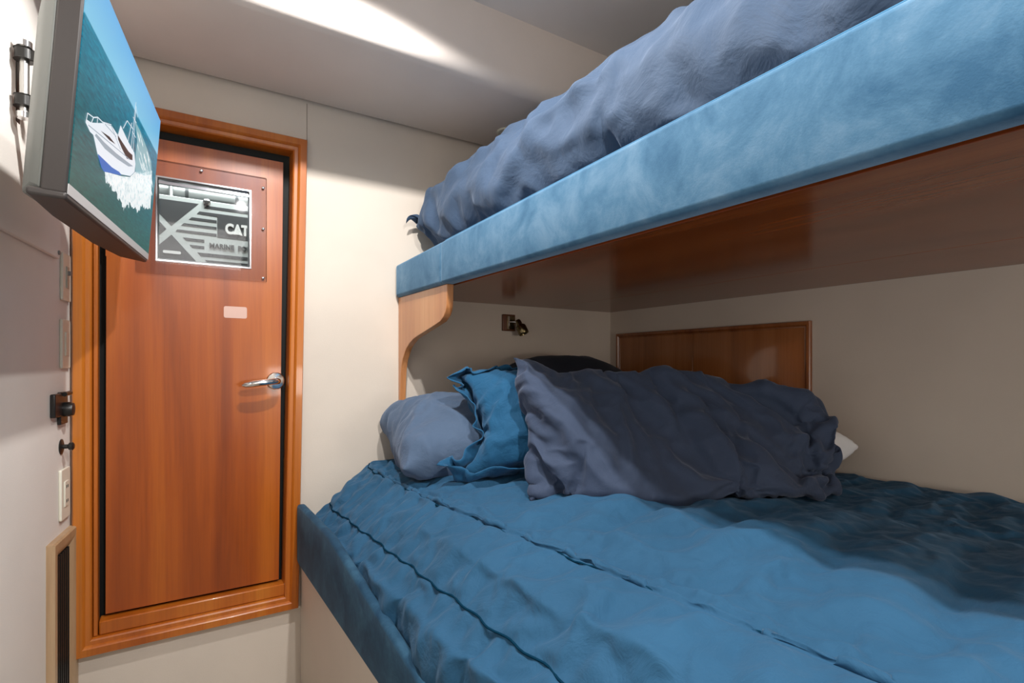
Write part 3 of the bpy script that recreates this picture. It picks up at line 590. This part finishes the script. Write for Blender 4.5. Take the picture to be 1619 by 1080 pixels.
soft(56, 42, .56, .50, .16, (.985, 1.73, .92), (1, -.02, 0), (0, .93, .36), M_slate, 'pillow', 'plump slate blue pillow at the left, under the curved wooden bracket', 'pillow', PG, seed=4, solid=False, frames=30, pressure=5, shrink=-.12, grav=.8, bend=.012, crease=(.014, 7, (1.2, 1, .7), .6), fit=((.60, .94), (.66, 1.0), (.75, 1.04), (.90, 1.035), (1.05, 1.0), (1.32, .98)))
bk = backing((1.12, 1.57, 1.0), (.9, -.5, 0), (.3, .35, .9), .6, .6)
soft(36, 36, .40, .40, .12, (.96, 1.43, .985), (.9, -.5, .05), (.3, .35, .9), M_teal, 'ruffled_pillow', 'bright teal pillow with gathered ruffled edge, between the left pillow and the big front one', 'pillow', PG, fl=1, seed=6, solid=False, frames=20, pressure=5, shrink=-.12, grav=.6, bend=.012, crease=(.013, 9, (.7, 1, 1.1)), fit=((.66, 1.03), (.75, 1.11), (.86, 1.14), (1.0, 1.12), (1.12, 1.07), (1.3, 1.0)))
drop(bk)
bk = backing((1.31, 1.21, .985), (1, -.32, 0), (.03, .36, .9), .5, 1.1)
def hold(v, idx): return v, [(idx[0, j, 0], .97 if j > 40 or j < 8 else .5) for j in range(52)] + [(idx[i, 0, 0], .6) for i in range(1, 14)] + [(idx[i, 51, 0], .35) for i in range(1, 51)] + [(idx[89, 0, 0], .8)]
soft(90, 52, 1.00, .45, .15, (1.285, 1.06, .977), (1, -.32, 0), (.03, .36, .9), M_shade, 'pillow', 'very large grey blue pillow in front, leaning with a lit triangle at its left', 'pillow', PG, seed=10, pinf=hold, frames=34, pressure=2.0, shrink=-.18, bend=.010, grav=1.0, crease=(.020, 5.4, (1.5, .8, .35), .75), fit=((.78, 1.17), (.84, 1.168), (.95, 1.13), (1.1, 1.125), (1.3, 1.14), (1.45, 1.13), (1.58, 1.10), (1.68, 1.04), (1.76, .90), (1.80, .84)))
drop(bk); clear_helpers()
room_planes(1.535)
def hold2(v, idx):
    v[idx[0, 0, 0]] = (.775, 1.975, 1.60); return v, [(idx[0, 0, 0], 1)]
soft(110, 46, 2.02, .80, .18, (1.18, .99, 1.68), (0, -1, 0), (1, 0, 0), M_quilt, 'comforter', 'puffy slate blue comforter heaped along the edge of the upper bunk', 'comforter', rough=.012, seed=7, pinf=hold2, frames=34, pressure=4.0, shrink=-.11, bend=.010, grav=.9, crease=(.028, 5.5, (1.2, .75, 1.1), -.4))
clear_helpers()

# duvet: a sheet stitched along its seams, puffed and rumpled between them
NXd, NYd = 108, 146; C1, C2, C3 = 12, 24, 74; DY0, DY1 = -.1, 1.985
def duvet_profile(u, Y):
    # u counts grid columns; the stitched seams stay on columns C1 and C2
    zs = .655 + (1.96 - Y) * .03 if Y > .3 else .705
    X2 = .60 + .09 * max(0, 1.3 - Y)
    pts = [(.416, .48), (.412, zs - .05), (.462, zs), (.52, zs + .055), (X2, .766), (1.2, .775), (1.882, .768)]; cols = (0, 7, C1, 17, C2, 60, NXd - 1)
    k = max(i for i in range(len(cols) - 1) if cols[i] <= u); q = (u - cols[k]) / (cols[k + 1] - cols[k])
    return pts[k][0] + (pts[k + 1][0] - pts[k][0]) * q, pts[k][1] + (pts[k + 1][1] - pts[k][1]) * q
DV = []
for i in range(NXd):
    for j in range(NYd):
        Y = DY0 + (DY1 - DY0) * j / (NYd - 1); x, z = duvet_profile(i, Y); c = max(0, (Y - 1.78) / .205)
        x += .12 * (1 - math.sqrt(max(0, 1 - min(c, 1) ** 2))) * max(0, 1 - (x - .425) / .5); DV.append((x, Y, z))
DV = np.array(DV); DF = [(i * NYd + j, (i + 1) * NYd + j, (i + 1) * NYd + j + 1, i * NYd + j + 1) for i in range(NXd - 1) for j in range(NYd - 1)]
collide(raw('under', DV + np.array([.01, 0, -.012]), DF), .002)
pins = {}
for j in range(NYd):
    wob = .0035 * math.sin(j * .9) + .0025 * math.sin(j * .37 + 1)
    for c_ in (C1, C2): DV[c_ * NYd + j] += np.array([wob, 0, -.004]); pins[c_ * NYd + j] = .98
    pins[C3 * NYd + j] = .9; pins[j] = 1; pins[(NXd - 1) * NYd + j] = 1
for i in range(NXd): pins[i * NYd] = 1; pins[i * NYd + NYd - 1] = 1
o = raw('sheet', DV, DF)
a = settle(o, 40, .55, shrink=-.09, mass=.03, bend=.010, tens=8, grav=.35, selfc=False, pins=list(pins.items()), q=7, damp=4, shear=.375)
me = o.data; bpy.data.objects.remove(o); bpy.data.meshes.remove(me); clear_helpers()
v = a.reshape(NXd, NYd, 3)
# gathers along the stitching, looser crumples between
for i in range(1, NXd - 1):
    away = min(abs(i - C1), abs(i - C2))
    gather = min(1, away / 2) / (1 + ((away - 2.2) / 3) ** 2) ** 2
    free = min(1, away / 4)
    if i >= C3 - 8: free = free * .5
    for j in range(1, NYd - 1):
        x, y, z = v[i, j]
        along = ridged(Vector((x * 3, y * 17, 2)))
        loose = ridged(Vector((x * 6.5 + y * 2.5, y * 5.5 - x * 3, 7)))
        loose = loose * (.5 + .9 * max(0, .5 + noise.noise(Vector((x * 2.3, y * 2.3, 1)))))
        lift = .006 * gather * along + .012 * free * loose * (1.15 if i < 45 else max(.3, 1.15 - (i - 45) * .05))
        v[i, j, 2] += lift * (1 if i > 9 else .4)
        if i < C1: v[i, j, 0] -= .007 * ridged(Vector((y * 9, z * 4, 3))) * min(1, i / 4)
ext = np.stack([v[:, 0] + np.array([0, -.1 * k, 0]) for k in range(7, 0, -1)], axis=1); v = np.concatenate([ext, v], axis=1); NYe = v.shape[1]
b = MB(); b.add([tuple(p) for p in v.reshape(-1, 3)], [(i * NYe + j, (i + 1) * NYe + j, (i + 1) * NYe + j + 1, i * NYe + j + 1) for i in range(NXd - 1) for j in range(NYe - 1)])
duv = b.build('duvet', M_duvet, sub=2, smooth=180); s = duv.modifiers.new('thick', 'SOLIDIFY'); s.thickness = .006; s.offset = -1
tag(duv, 'rumpled teal blue quilted duvet spread over the lower bunk', 'duvet')
for c1_ in (C1, C2):
    P_ = np.array([v[c1_, j + 7] + np.array([-.0012, 0, .0022]) for j in range(NYd)]); Q = P_.copy(); K = np.ones(3) / 3
    for c_ in range(3): Q[1:-1, c_] = np.convolve(P_[:, c_], K, 'valid')
    b = MB(); b.tube([tuple(p) for p in Q], .0020, 8); b.build('seam', M_seamblue, duv, smooth=60)
